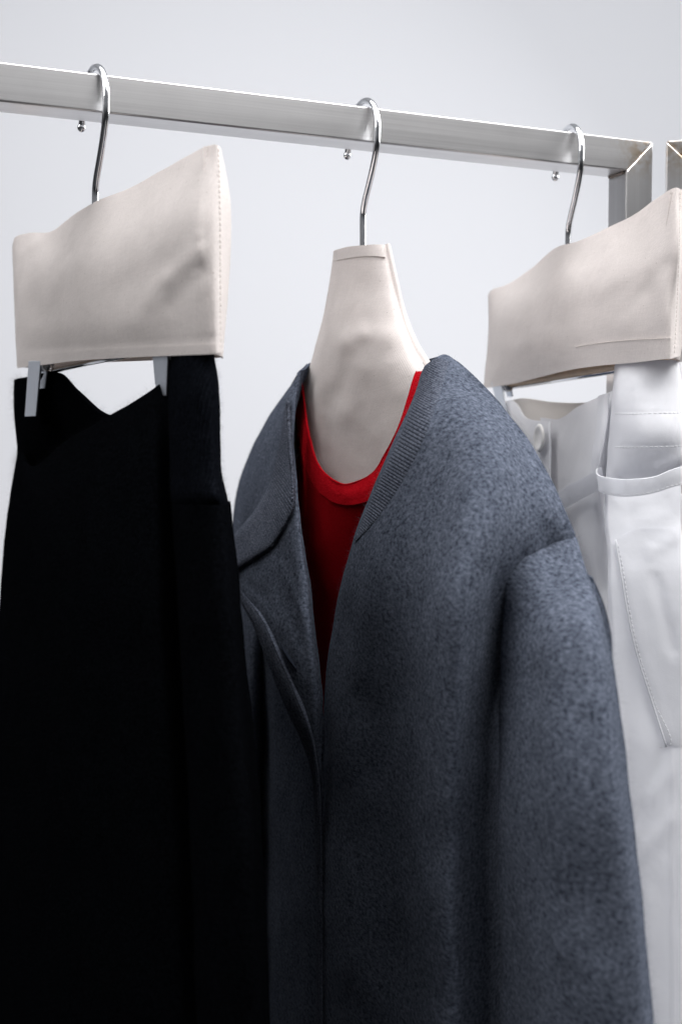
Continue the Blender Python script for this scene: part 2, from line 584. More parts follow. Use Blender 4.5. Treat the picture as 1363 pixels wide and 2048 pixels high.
# ------------------------------------------------------------------ setting
bm = bmesh.new()
wc = np.array([0.35, 2.9, 0]); wd = np.array([0.998, 0.06, 0]); wn = np.array([0.06, -0.998, 0])
q = [wc - wd * 4, wc + wd * 4]
vs_ = [bm.verts.new((q[0][0], q[0][1], 0)), bm.verts.new((q[1][0], q[1][1], 0)), bm.verts.new((q[1][0], q[1][1], 3.2)), bm.verts.new((q[0][0], q[0][1], 3.2))]
f = bm.faces.new(vs_); bm.normal_update()
ext = bmesh.ops.extrude_face_region(bm, geom=[f])
for e in ext['geom']:
    if isinstance(e, bmesh.types.BMVert): e.co -= Vector(wn) * 0.12
bmesh.ops.recalc_face_normals(bm, faces=bm.faces)
tag(from_bm('back_wall', bm, M_wall, None, False), 'plain white painted wall behind the clothes rail', 'wall', kind='structure')
bm = bmesh.new()
bmesh.ops.create_grid(bm, x_segments=1, y_segments=1, size=4.5)
fl = from_bm('floor', bm, M_floor, None, False); tag(fl, 'grey floor under the clothes rail', 'floor', kind='structure')


# ------------------------------------------------------------------ steel racks
def box_pts(name, pts8, mat, parent, uvaxis, tint_pt=None):
    """Prism from two 4-point ends; UV runs along the tube so that the brushing does."""
    bm = bmesh.new()
    vv = [bm.verts.new(p) for p in pts8]
    for idx in ((0, 1, 2, 3), (7, 6, 5, 4), (0, 4, 5, 1), (1, 5, 6, 2), (2, 6, 7, 3), (3, 7, 4, 0)):
        bm.faces.new([vv[i] for i in idx])
    bmesh.ops.recalc_face_normals(bm, faces=bm.faces)
    bmesh.ops.bevel(bm, geom=[e for e in bm.edges], offset=0.0013, segments=3, affect='EDGES', profile=0.5)
    if tint_pt is not None:      # some loops near the joint to carry the heat tint
        ax = Vector(uvaxis)
        for dd in np.linspace(-0.05, 0.05, 41):
            co = Vector(tint_pt) + ax * dd
            bmesh.ops.bisect_plane(bm, geom=bm.verts[:] + bm.edges[:] + bm.faces[:], plane_co=co, plane_no=ax)
    uvl = bm.loops.layers.uv.new('UVMap')
    ax = Vector(uvaxis)
    for fc in bm.faces:
        t = fc.normal.cross(ax)
        t = t.normalized() if t.length > 1e-6 else Vector((0, 0, 1))
        for lp in fc.loops:
            lp[uvl].uv = (lp.vert.co.dot(ax), lp.vert.co.dot(t))
    me = bpy.data.meshes.new(name); bm.to_mesh(me); bm.free()
    at = me.attributes.new('tint', 'FLOAT', 'POINT')
    if tint_pt is not None:
        for i, v in enumerate(me.vertices):
            at.data[i].value = math.exp(-((v.co - Vector(tint_pt)).length / 0.017) ** 2)
    o = link(name, me, mat, parent)
    m = o.modifiers.new('wn', 'WEIGHTED_NORMAL'); m.keep_sharp = True
    return o


def rack(name, label, root, ddir, s_corner, s_far, post_bottom, left_corner=False):
    """root: point of the tube's top front edge at s = 0; ddir along the rail."""
    r = bpy.data.objects.new(name, None); col.objects.link(r)
    tag(r, label, 'clothes rail', 'steel clothes rails')
    n = np.array([-ddir[1], ddir[0], 0]); z = np.array([0, 0, 1.0])
    P = lambda s, a, b: tuple(root + ddir * s + n * a * TUBE - z * b * TUBE - np.array(base))
    base = (root + ddir * s_corner); base = np.array([base[0], base[1], 0.0])
    r.location = tuple(base)
    sg = 1 if left_corner else -1
    e = 0.0002
    c_o, c_i = s_corner - sg * 0 , s_corner + sg * TUBE
    # rail: mitred at the corner
    far = [P(s_far, 0, 0), P(s_far, 1, 0), P(s_far, 1, 1), P(s_far, 0, 1)]
    cor = [P(c_o + sg * e, 0, 0), P(c_o + sg * e, 1, 0), P(c_i + sg * e, 1, 1), P(c_i + sg * e, 0, 1)]
    joint = np.array(P((c_o + c_i) / 2, 0, 0.35))
    box_pts('top_rail', far + cor, M_steel, r, ddir, joint)
    dz = post_bottom / TUBE
    top = [P(c_o, 0, 0 + e / TUBE), P(c_o, 1, 0 + e / TUBE), P(c_i, 1, 1 + e / TUBE), P(c_i, 0, 1 + e / TUBE)]
    bot = [P(c_o, 0, dz), P(c_o, 1, dz), P(c_i, 1, dz), P(c_i, 0, dz)]
    box_pts('upright', top + bot, M_steel, r, z, joint)
    bm = bmesh.new()
    rng = random.Random(3)
    pts = [np.array(P(c_i + sg * 0.0008, t, 1.0)) + np.array([0, 0, -0.0004]) + np.array([rng.uniform(-.0004, .0004), 0, rng.uniform(-.0005, .0003)]) for t in np.linspace(0.15, 0.9, 24)]
    tube('weld_bead', pts, 0.001, M_weld, r, 7, radii=[0.0009 + 0.0007 * abs(math.sin(k * 1.35)) for k in range(24)])
    return r


M_weld = mat_plain('weld', (0.26, 0.23, 0.21), 0.45, 1.0, bscale=500, bdist=0.0005, var=0.3)
_c = on_plane(ray(1305, 283), P0, nrm)
s_end = float(np.dot(_c - P0, d))
rack('clothes_rail', 'brushed steel clothes rail that all three hangers hook over, mitred corner at its end', P0, d, s_end, -0.45, ZT - 0.001)
a2 = math.radians(104.5)
d2 = np.array([math.sin(a2), math.cos(a2), 0])
r2 = ray(1331, 281); k2 = (ZT - CAM[2]) / r2[2]
rack('clothes_rail', 'second steel rail frame, cut by the picture edge beyond the long rail',
     CAM + r2 * k2, d2, 0.0, 0.55, ZT - 0.001, True)


# ------------------------------------------------------------------ hangers
def hook(parent, zbot=-0.12):
    R = 0.0243; zc = -0.0172
    pts = []
    pts += [(-0.0276, 0, -0.0262), (-0.0266, 0, -0.0238), (-0.0256, 0, -0.0212)]
    for a in np.linspace(182, -8, 40):
        pts.append((R * math.cos(math.radians(a)), 0, zc + R * math.sin(math.radians(a))))
    tail = [(0.0238, 0, -0.0262), (0.0218, 0, -0.0345), (0.0182, 0, -0.0430), (0.0132, 0, -0.0520), (0.0083, 0, -0.0600), (0.0042, 0, -0.0665), (0.0013, 0, -0.0725), (0.0002, 0, -0.0770), (0, 0, -0.081), (0, 0, -0.09), (0, 0, zbot)]
    rest = catmull(np.array([pts[-1]] + tail), 40)[1:]
    pts = np.array(pts + [tuple(p) for p in rest])
    o = tube('hook', pts, 0.00245, M_chrome, parent, 14)
    bm = bmesh.new(); bmesh.ops.create_uvsphere(bm, u_segments=16, v_segments=10, radius=0.0031)
    p = pts[0]
    for v in bm.verts: v.co = Vector((v.co.x + p[0], v.co.y, v.co.z * 1.05 + p[2]))
    from_bm('ball_tip', bm, M_chrome, o)
    return o


def clip(parent, u, z, v, flip=1, length=0.042):
    """A sprung metal clip on the bar: face plate, back plate, pivot sleeve and coil."""
    c = prism('clip', [(u - 0.0085, z), (u + 0.0085, z), (u + 0.0075, z - length), (u - 0.0075, z - length)], v, v + 0.0016, M_zinc, parent)
    prism('back_plate', [(u - 0.0085, z - .002), (u + 0.0085, z - .002), (u + 0.0075, z - length), (u - 0.0075, z - length)], v - 0.0085, v - 0.0070, M_zinc, c)
    tube('pivot', [(u - 0.012, -(v - .0035), z - 0.004), (u + 0.012, -(v - .0035), z - 0.004)], 0.0036, M_zinc, c, 14)
    co = [(u + 0.012 + k * 0.0003, -(v - .0035) + 0.0052 * math.cos(k * .7), z - 0.004 + 0.0052 * math.sin(k * .7)) for k in range(40)]
    tube('spring', co, 0.0005, M_chrome, c, 6)
    return c


def trouser_hanger(h, label, zbar, half=0.150, drop=0.006, front=0.0035):
    t = thing('trouser_hanger', h, label, 'hanger', 'hangers on the steel rail')
    hook(t, zbar + 0.03)
    prism('wooden_bar', [(-half - .004, zbar + drop), (half + .004, zbar + drop), (half + .004, zbar + 0.026), (0.03, zbar + 0.045), (-0.03, zbar + 0.045), (-half - .004, zbar + 0.026)], -0.0085, front, M_wood, t, 0.002)
    tube('clip_bar', [(-half, 0, zbar), (half, 0, zbar)], 0.0019, M_chrome, t, 12)
    tube('clip_bar', [(-half, 0.007, zbar + 0.0012), (half, 0.007, zbar + 0.0012)], 0.0013, M_chrome, t, 10)
    return t


zb1 = h1.loc(185, 725, 0)[2]
t1 = trouser_hanger(h1, 'chrome hooked trouser hanger with metal clips holding the black knitted trousers', zb1)
zb3 = h3.loc(1130, 758, 0)[2]
t3 = trouser_hanger(h3, 'chrome hooked trouser hanger with metal clips holding the white trousers', zb3, drop=0.0008, front=0.006)
t2 = thing('coat_hanger', h2, 'chrome hooked coat hanger whose stem goes into the tall neck cover above the grey cardigan', 'hanger', 'hangers on the steel rail')
hook(t2, -0.17)
zs2 = h2.loc(760, 800, 0)[2]
tube('shoulder_bar', [(-0.19, 0, zs2 - 0.055), (-0.12, 0, zs2 - 0.032), (-0.05, 0, zs2 - 0.006), (0, 0, zs2 + 0.004), (0.05, 0, zs2 - 0.006), (0.12, 0, zs2 - 0.032), (0.19, 0, zs2 - 0.055)], 0.006, M_wood, t2, 12, 40)

# clips placed where the photo shows them
def clip_px(h, t, poly, v, back=0.008):
    P = uz(h, poly, v)
    c = prism('clip', P, v, v + 0.0014, M_zinc, t, 0.0004)
    mx_ = sum(a for a, b in P) / len(P); mz_ = max(b for a, b in P)
    prism('back_plate', [(mx_ + (a - mx_) * .7, mz_ - (mz_ - b) * .5) for a, b in P], v - back, v - back + 0.0014, M_zinc, c, 0.0004)
    top = np.mean(P[:2], axis=0)
    zz = top[1] - 0.0045
    tube('pivot', [(top[0] - 0.008, -(v - back / 2), zz), (top[0] + 0.013, -(v - back / 2), zz)], 0.0034, M_zinc, c, 14)
    co = [(top[0] + 0.013 + k * 0.00018, -(v - back / 2) + 0.0046 * math.cos(k * .7), zz + 0.0046 * math.sin(k * .7)) for k in range(36)]
    tube('spring', co, 0.0005, M_chrome, c, 6)
    return c


clip_px(h1, t1, [(61, 722), (85, 722), (75, 832), (53, 833)], 0.011)
clip_px(h1, t1, [(308, 700), (340, 700), (336, 792), (327, 792), (314, 768)], 0.009)
clip_px(h3, t3, [(984, 765), (1004, 765), (1014, 826), (1000, 826)], 0.010)

# ------------------------------------------------------------------ canvas covers
GC = 'canvas covers over the hangers'
c1 = thing('hanger_cover', h1, 'cream canvas cover with a peaked corner over the hanger above the black trousers', 'hanger cover', GC)
t = 0.012
cov1 = [
    [(25, 492, 0), (27, 560, 0), (30, 640, 0), (34, 734, 0)],
    [(30, 476, .002), (34, 560, .008), (38, 640, .010), (42, 735, .009)],
    [(58, 466, .002), (70, 550, .012), (80, 640, .014), (85, 728, .012)],
    [(100, 464, .002), (115, 550, .014), (125, 640, .016), (130, 721, .013)],
    [(150, 428, .002), (165, 530, .016), (172, 630, .018), (178, 718, .014)],
    [(190, 404, .002), (215, 510, .016), (225, 620, .018), (232, 715, .014)],
    [(255, 378, .002), (275, 480, .016), (288, 600, .018), (295, 712, .014)],
    [(325, 340, .002), (340, 450, .016), (352, 580, .017), (358, 709, .014)],
    [(380, 309, .002), (390, 430, .014), (400, 570, .015), (404, 707, .013)],
    [(418, 291, .001), (420, 420, .009), (426, 560, .010), (429, 706, .010)],
    [(432, 289, 0), (438, 410, .003), (441, 560, .004), (441, 705, .005)],
    [(440, 294, -.003), (452, 410, -.004), (452, 560, -.005), (446, 702, -.003)],
    [(442, 297, -.006), (461, 400, -.009), (456, 570, -.010), (447, 694, -.007)],
]
rid1 = [(400, 330, 395, 470, 9, .0014), (395, 470, 402, 520, 7, .001), (395, 500, 330, 560, 16, .0022), (330, 560, 270, 640, 22, .0028), (395, 545, 345, 610, 18, -.0030),
        (120, 600, 190, 560, 34, -.0014), (40, 510, 75, 480, 10, .0016), (60, 505, 45, 560, 10, -.0012), (200, 600, 330, 520, 26, -.0018), (80, 660, 300, 655, 24, .0015),
        (392, 548, 397, 548, 6, .0011), (40, 700, 430, 676, 8, -.0007)]
sheet('canvas', h1, cov1, M_canvas, c1, 64, 90, rid1, wob=.0005, wobs=26, seed=2, thick=.0009, back=(1.0, 0.006), keep='c1', rs=.6)
sheet('bottom_hem', h1, [on(l_, .0003) for l_ in [[(35, 716, .0012), (85, 708, .0142), (150, 701, .0166), (240, 695, .0165), (330, 692, .0165), (404, 689, .0145), (431, 688, .0112)],
                         [(35, 736, .0012), (85, 730, .0142), (150, 722, .0166), (240, 716, .0166), (330, 712, .0165), (404, 709, .0145), (431, 708, .0112)]]], M_canvas, c1, 70, 8, (), 0, 30, 2, .0006, over='c1')
stitches('seam_stitching', h1, [on(l_, .0002) for l_ in [[(437, 296, .0016), (440, 410, .0030), (441, 560, .0042), (441, 702, .0052)]]], M_thread_ec, c1, .0022, .0009, .0003, over='c1')

c3 = thing('hanger_cover', h3, 'cream twill canvas cover over the hanger above the white trousers, cut by the picture edge', 'hanger cover', GC)
cov3 = [
    [(975, 592, 0), (976, 640, 0), (974, 690, 0), (966, 774, 0)],
    [(980, 582, .003), (983, 640, .010), (982, 690, .011), (975, 775, .009)],
    [(1010, 570, .003), (1015, 630, .016), (1020, 690, .018), (1018, 767, .015)],
    [(1060, 538, .003), (1070, 610, .019), (1075, 680, .022), (1078, 752, .020)],
    [(1115, 493, .003), (1125, 580, .019), (1133, 665, .022), (1138, 738, .021)],
    [(1150, 484, .003), (1170, 570, .019), (1185, 650, .022), (1192, 730, .021)],
    [(1210, 457, .003), (1225, 545, .017), (1240, 640, .020), (1250, 725, .018)],
    [(1265, 430, .003), (1280, 530, .014), (1295, 630, .016), (1305, 720, .015)],
    [(1318, 393, .002), (1325, 510, .011), (1332, 620, .013), (1336, 717, .012)],
    [(1352, 375, .001), (1352, 500, .008), (1348, 600, .007), (1344, 716, .007)],
    [(1362, 380, -.002), (1364, 500, -.001), (1358, 600, -.001), (1352, 714, .000)],
    [(1368, 388, -.006), (1378, 490, -.010), (1374, 610, -.010), (1360, 712, -.007)],
]
rid3 = [(1330, 530, 1290, 585, 16, -.0026), (1290, 585, 1240, 625, 16, -.0015), (1290, 530, 1200, 580, 18, .0020), (1000, 690, 1100, 670, 26, .0016), (990, 740, 1040, 690, 16, .0018),
        (1040, 560, 1190, 510, 24, -.0012), (1308, 420, 1312, 560, 7, .0009), (1100, 650, 1230, 590, 26, -.0015), (1010, 620, 1080, 600, 24, -.0016)]
sheet('canvas', h3, cov3, M_canvas, c3, 64, 90, rid3, wob=.0005, wobs=26, seed=9, thick=.0009, back=(1.0, 0.006), keep='c3', rs=.6)
sheet('bottom_hem', h3, [on(l_, .0003) for l_ in [[(970, 742, .0014), (1018, 731, .0168), (1080, 708, .0218), (1138, 693, .0228), (1200, 682, .0226), (1260, 676, .0192), (1320, 673, .0145), (1346, 672, .0078)],
                         [(967, 776, .0014), (1018, 769, .0164), (1080, 754, .0214), (1138, 740, .0226), (1200, 731, .0224), (1260, 726, .0188), (1320, 719, .0140), (1345, 717, .0078)]]], M_canvas, c3, 80, 10, (), 0, 30, 9, .0006, over='c3')
stitches('seam_stitching', h3, [on(l_, .0002) for l_ in [[(1359, 384, .0010), (1357, 500, .0044), (1353, 600, .0040), (1347, 714, .0046)]]], M_thread_ec, c3, .0020, .0009, .0003, over='c3')
stitches('hem_stitching', h3, [on(l_, .0007) for l_ in [[(1150, 694, .0242), (1200, 686, .0240), (1260, 680, .0206), (1320, 677, .0158), (1342, 676, .0100)]]], M_thread_ec, c3, .0020, .0009, .00025, over='c3')

c2 = thing('hanger_cover', h2, 'tall cream canvas neck cover rising out of the red collar of the grey cardigan', 'hanger cover', GC)
cov2 = [
    [(667, 502, 0), (659, 560, 0), (646, 630, 0), (627, 705, 0), (606, 775, -.002), (585, 850, -.002), (545, 960, -.002), (500, 1040, -.002)],
    [(674, 499, .005), (668, 560, .007), (658, 630, .010), (645, 705, .012), (628, 780, .012), (612, 860, .010), (590, 970, .010), (560, 1060, .010)],
    [(692, 495, .008), (690, 560, .011), (684, 630, .015), (676, 700, .018), (668, 780, .016), (655, 870, .014), (645, 980, .014), (635, 1080, .014)],
    [(720, 492, .010), (722, 560, .012), (722, 630, .016), (722, 700, .020), (722, 780, .019), (720, 870, .018), (715, 980, .018), (712, 1080, .018)],
    [(745, 490, .009), (752, 560, .011), (758, 630, .014), (768, 700, .018), (780, 780, .018), (785, 870, .018), (792, 980, .018), (800, 1080, .018)],
    [(762, 490, .006), (774, 560, .007), (788, 630, .009), (810, 700, .011), (835, 770, .012), (850, 860, .012), (880, 970, .012), (900, 1060, .012)],
    [(770, 490, .003), (785, 560, .003), (802, 630, .004), (828, 695, .004), (862, 752, .004), (900, 820, .004), (950, 900, .004), (1010, 990, .004)],
]
rid2 = [(690, 682, 720, 668, 19, 0.00336), (720, 668, 772, 672, 19, 0.00224), (690, 684, 668, 760, 17, 0.00288), (700, 705, 716, 800, 17, 0.00128), (690, 715, 672, 790, 19, -0.00416), (722, 740, 690, 830, 23, 0.00288), (690, 830, 656, 940, 22, 0.00352), (655, 820, 640, 900, 23, -0.004), (770, 735, 790, 780, 23, 0.0016), (690, 590, 750, 580, 35, -0.00176), (745, 720, 800, 700, 23, -0.00128), (668, 506, 770, 498, 4, 0.0003)]
sheet('canvas', h2, cov2, M_canvas, c2, 90, 60, rid2, wob=.0006, wobs=30, seed=4, thick=.0009, back=(1.0, 0.004), keep='c2', rs=.8)
# the flange of the side seam standing out beyond the edge
sheet('seam_flange', h2, [[(769, 489, .0030), (784, 560, .0030), (801, 630, .0036), (827, 695, .0038), (859, 748, .0038), (880, 790, .004)],
                          [(775, 487, .0022), (791, 560, .0022), (808, 630, .0022), (834, 692, .0022), (864, 740, .0022), (888, 780, .002)],
                          [(780, 488, -.0010), (796, 560, -.0010), (813, 628, -.0010), (838, 688, -.0010), (868, 735, -.0010), (894, 775, -.001)]], M_canvas, c2, 50, 8, (), 0, thick=.0016)
sheet('top_hem', h2, [on(l_, .0008) for l_ in [[(668, 501, .0012), (692, 494, .0090), (720, 491, .0110), (745, 489, .0100), (766, 489, .0052)],
                      [(665, 522, .0012), (692, 517, .0102), (720, 513, .0118), (748, 512, .0108), (770, 514, .0052)]]], M_canvas, c2, 40, 6, (), 0, thick=.0010, over='c2')

# ------------------------------------------------------------------ red jumper
rj = thing('red_jumper', h2, 'bright red fine knit jumper with a banded collar, worn under the grey cardigan', 'jumper')
neck = [(601, 748, .000), (608, 805, .014), (614, 850, .024), (625, 898, .033), (645, 942, .042), (670, 963, .046), (688, 969, .047), (715, 964, .046), (745, 946, .042), (770, 908, .036), (795, 858, .030), (816, 795, .021), (830, 752, .013), (842, 726, .004)]
seam = [(590, 800, .002), (598, 870, .018), (606, 920, .028), (622, 962, .038), (645, 990, .046), (670, 1006, .050), (690, 1010, .051), (715, 1008, .050), (748, 996, .046), (785, 965, .040), (818, 910, .031), (842, 845, .020), (860, 790, .010), (875, 760, .002)]
def lerp(a, b, t): return tuple(a[i] * (1 - t) + b[i] * t for i in range(3))
col_lines = [neck, [lerp(a, b, .5)[:2] + (lerp(a, b, .5)[2] + .001,) for a, b in zip(neck, seam)], seam]
rc_ = sheet('collar', h2, col_lines, M_red, rj, 90, 10, (), .0008, 60, 1, .0008)
tube('collar_edge', pxpath(h2, [(x + random.uniform(-.8, .8), y + random.uniform(-.8, .8), v - .0006) for x, y, v in neck], 120), .0008, M_red, rc_, 8)
bot = [(585, 2500), (592, 2500), (598, 2500), (604, 2500), (612, 2500), (625, 2500), (640, 2500), (665, 2500), (690, 2500), (715, 2500), (740, 2500), (765, 2500), (790, 2500), (810, 2500)]
red_lines = []
for i, (s_, b_) in enumerate(zip(seam, bot)):
    x, y, v = s_
    red_lines.append([(x, y - 4, v - .0004), (x * .8 + b_[0] * .2 + 4, y + 130, v * .6 + .012), (b_[0] * .5 + x * .5, 1350, .026), (b_[0], 1700, .026), (b_[0], 2500, .026)])
sheet('body', h2, red_lines, M_red, rj, 60, 50, (), .0016, 22, 3, .0015, back=(.7, .02))

# ------------------------------------------------------------------ grey cardigan
cg = thing('grey_cardigan', h2, 'grey melange wool cardigan hanging open with its front edge folded back over a red jumper', 'cardigan')
near = [
    [(866, 724, .000), (822, 805, .024), (768, 930, .040), (722, 1050, .046), (690, 1160, .048), (674, 1280, .050), (663, 1400, .050), (659, 1600, .048), (652, 1800, .046), (650, 2048, .044), (644, 2800, .04)],
    [(848, 732, .010), (803, 852, .036), (745, 985, .051), (706, 1080, .057), (675, 1185, .060), (659, 1300, .062), (650, 1400, .062), (645, 1600, .060), (641, 1800, .058), (636, 2048, .056), (630, 2800, .05)],
    [(870, 716, .010), (838, 850, .046), (790, 990, .060), (752, 1090, .068), (724, 1190, .071), (704, 1300, .072), (694, 1400, .072), (690, 1600, .070), (686, 1800, .068), (684, 2048, .066), (676, 2800, .06)],
    [(892, 709, .004), (894, 850, .042), (864, 990, .060), (840, 1090, .069), (820, 1190, .071), (806, 1300, .070), (798, 1400, .068), (792, 1600, .065), (788, 1800, .063), (784, 2048, .061), (776, 2800, .058)],
    [(930, 744, .002), (950, 870, .038), (938, 990, .058), (922, 1090, .070), (908, 1190, .078), (898, 1300, .080), (892, 1400, .079), (888, 1600, .075), (886, 1800, .072), (884, 2048, .070), (880, 2800, .068)],
    [(985, 798, .000), (1000, 900, .032), (990, 1010, .050), (972, 1100, .060), (960, 1190, .064), (952, 1300, .062), (948, 1400, .058), (946, 1600, .054), (946, 1800, .052), (948, 2048, .050), (950, 2800, .05)],
    [(1050, 877, .000), (1048, 960, .022), (1034, 1050, .036), (1014, 1120, .043), (1000, 1190, .043), (992, 1300, .038), (990, 1400, .034), (992, 1600, .031), (996, 1800, .029), (1000, 2048, .027), (1010, 2800, .025)],
    [(1105, 965, .000), (1096, 1010, .012), (1080, 1070, .020), (1062, 1120, .026), (1050, 1190, .022), (1046, 1300, .012), (1046, 1400, .006), (1050, 1600, -.004), (1056, 1800, -.004), (1064, 2048, -.004), (1080, 2800, -.004)],
    [(1150, 1070, -.002), (1142, 1082, .001), (1130, 1108, .004), (1110, 1150, .004), (1092, 1210, -.002), (1086, 1300, -.014), (1090, 1400, -.014), (1096, 1600, -.014), (1104, 1800, -.014), (1116, 2048, -.014), (1140, 2800, -.012)],
]
nb = sheet('near_front', h2, near, M_grey, cg, 110, 70, [(930, 1000, 900, 1600, 40, .002), (760, 1250, 720, 1700, 45, -.003), (860, 900, 840, 1250, 40, -.002), (980, 1150, 975, 1500, 16, -.003)], .0022, 16, 5, .0026, keep='nb')
# back panel: from the near side seam round behind to the far side
back_l = [
    [(1136, 1074, -.004), (1106, 1180, -.014), (1092, 1400, -.020), (1100, 1800, -.020), (1140, 2800, -.02)],
    [(1036, 876, -.002), (1006, 1000, -.035), (990, 1400, -.055), (985, 1800, -.05), (980, 2800, -.05)],
    [(890, 716, -.002), (878, 900, -.04), (870, 1400, -.06), (865, 1800, -.055), (850, 2800, -.05)],
    [(760, 770, -.035), (755, 950, -.05), (745, 1400, -.06), (740, 1800, -.055), (730, 2800, -.05)],
    [(612, 732, -.004), (610, 950, -.045), (605, 1400, -.055), (600, 1800, -.05), (590, 2800, -.05)],
    [(560, 800, -.002), (550, 1000, -.03), (545, 1400, -.04), (540, 1800, -.04), (530, 2800, -.04)],
    [(505, 890, -.002), (500, 1050, -.018), (500, 1400, -.02), (500, 1800, -.02), (490, 2800, -.02)],
]
sheet('back_panel', h2, back_l, M_grey, cg, 60, 50, (), .002, 16, 8, .0024)
# far front, under the turned-back edge
far_l = [
    [(614, 727, .000), (566, 792, .000), (512, 878, .000), (478, 960, .000), (464, 1050, .000), (474, 1250, .000), (500, 1500, .0), (508, 1700, .0), (505, 2048, .0), (495, 2800, .0)],
    [(606, 734, .014), (572, 810, .014), (526, 900, .016), (494, 985, .018), (486, 1070, .020), (508, 1250, .022), (528, 1500, .024), (528, 1700, .024), (524, 2048, .024), (515, 2800, .024)],
    [(603, 738, .022), (582, 830, .026), (545, 930, .030), (520, 1010, .034), (520, 1090, .038), (545, 1250, .042), (560, 1500, .044), (560, 1700, .044), (556, 2048, .044), (550, 2800, .044)],
    [(597, 743, .024), (576, 850, .031), (565, 960, .038), (558, 1050, .044), (570, 1120, .049), (592, 1250, .053), (604, 1500, .054), (604, 1700, .054), (602, 2048, .053), (596, 2800, .05)],
    [(594, 746, .026), (582, 870, .034), (586, 990, .042), (596, 1080, .048), (608, 1160, .052), (624, 1280, .055), (644, 1500, .056), (648, 1700, .056), (648, 2048, .055), (645, 2800, .05)],
]
ff = sheet('far_front', h2, far_l, M_grey, cg, 90, 40, (), .0016, 16, 11, .0026)
# the edge that is turned back like a lapel
lap = [
    [(597, 744, .036), (590, 820, .044), (588, 890, .051), (596, 985, .058), (606, 1070, .062), (620, 1170, .065), (633, 1285, .067), (645, 1385, .067), (641, 1560, .066)],
    [(577, 790, .043), (582, 870, .052), (585, 940, .058), (592, 1030, .064), (601, 1110, .069), (613, 1200, .073), (625, 1300, .075), (632, 1440, .074), (624, 1530, .071)],
    [(566, 840, .047), (575, 920, .056), (580, 980, .061), (586, 1060, .067), (593, 1130, .072), (602, 1220, .077), (610, 1310, .079), (609, 1400, .079), (596, 1468, .077)],
    [(557, 895, .051), (565, 970, .060), (570, 1030, .065), (576, 1100, .070), (582, 1170, .075), (588, 1245, .079), (591, 1310, .082), (586, 1360, .082), (566, 1405, .082)],
    [(545, 950, .055), (550, 1020, .063), (554, 1070, .067), (558, 1130, .072), (562, 1190, .076), (565, 1240, .080), (565, 1275, .082), (556, 1300, .083), (538, 1335, .084)],
    [(518, 1006, .060), (520, 1060, .066), (522, 1100, .070), (524, 1135, .073), (526, 1170, .076), (526, 1195, .078), (525, 1212, .080), (518, 1228, .081), (506, 1252, .082)],
    [(464, 1075, .064), (464, 1100, .067), (464, 1120, .069), (464, 1135, .071), (464, 1145, .072), (464, 1155, .073), (464, 1162, .0735), (464, 1168, .074), (464, 1174, .0745)],
]
lp = sheet('turned_back_front', h2, lap, M_grey, cg, 70, 50, [(560, 1130, 605, 1230, 5, .0010)], .0012, 24, 6, .0019, keep='lp')
# ribbed neckband of the turned-back side
nk = [(574, 798, 0), (570, 818, 0), (566, 840, 0), (557, 895, 0), (545, 950, 0), (518, 1006, 0), (464, 1075, 0)]
sm = [(579, 806, 0), (582, 870, 0), (588, 955, 0), (590, 1018, 0), (577, 1046, 0), (545, 1095, 0), (464, 1150, 0)]
nkl = [on(nk, -.0010), on([lerp(a, b, .06) for a, b in zip(nk, sm)], .0016), on([lerp(a, b, .5) for a, b in zip(nk, sm)], .0030), on([lerp(a, b, .94) for a, b in zip(nk, sm)], .0020), on(sm, -.0012)]
n1 = sheet('neckband', h2, nkl, M_grey_rib, cg, 760, 14, (), 0, 40, 1, .0020, over='lp', ribs=(.0026, .0011, 0))
# front band along the turned-back edge
fbo_ = [(464, 1173), (506, 1251), (538, 1334), (566, 1404), (596, 1467), (619, 1528), (628, 1600), (632, 1750), (632, 2048), (626, 2800)]
fbi_ = [(470, 1166), (528, 1232), (566, 1312), (600, 1388), (624, 1455), (637, 1522), (643, 1600), (645, 1750), (645, 2048), (638, 2800)]
fb_o, fb_i = [], []
for (a, b), (c, e_) in zip(fbo_, fbi_):
    lo = b > 1500
    fb_o.append((a, b, (.068 if b < 1560 else .063 if b < 1700 else .059) if lo else v_on('lp', a, b) - .0004))
    fb_i.append((c, e_, (.069 if b < 1560 else .065 if b < 1700 else .061) if lo else v_on('lp', c, e_) - .0006))
sheet('front_band', h2, [fb_o, [lerp(a, b, .2)[:2] + (lerp(a, b, .2)[2] + .0016,) for a, b in zip(fb_o, fb_i)], [lerp(a, b, .8)[:2] + (lerp(a, b, .8)[2] + .0016,) for a, b in zip(fb_o, fb_i)], fb_i], M_grey_band, cg, 140, 40, (), .0003, 40, 2, .0022, ribs=(.0024, .0006, 1))
# buttonhole
bh = pxpath(h2, [(561, 1287, .0004), (566, 1298, .0004), (575, 1312, .0004), (585, 1327, .0004), (592, 1338, .0004)], 24, 'lp')
M_slit = mat_plain('buttonhole_shadow', (0.02, 0.024, 0.034), 1.0, spec=0)
bo = tube('buttonhole', bh, .0010, M_slit, cg, 8, radii=[0.0004 + .0010 * math.sin(math.pi * i / 23) for i in range(24)])
# neckband of the near side
ne = [(872, 714, 0), (850, 732, 0), (830, 790, 0), (806, 854, 0), (775, 922, 0), (745, 988, 0), (725, 1040, 0), (711, 1078, 0)]
ns = [(902, 724, 0), (888, 782, 0), (868, 842, 0), (842, 905, 0), (810, 964, 0), (772, 1020, 0), (738, 1060, 0), (713, 1084, 0)]
nel = [on(ne, -.0015), on([lerp(a, b, .12) for a, b in zip(ne, ns)], .0008), on([lerp(a, b, .5) for a, b in zip(ne, ns)], .0008), on([lerp(a, b, .85) for a, b in zip(ne, ns)], .0001), on(ns, -.0010)]
n2 = sheet('neckband', h2, nel, M_grey_rib, cg, 760, 14, (), 0, 40, 1, .0020, over='nb', ribs=(.0023, .0005, 0))
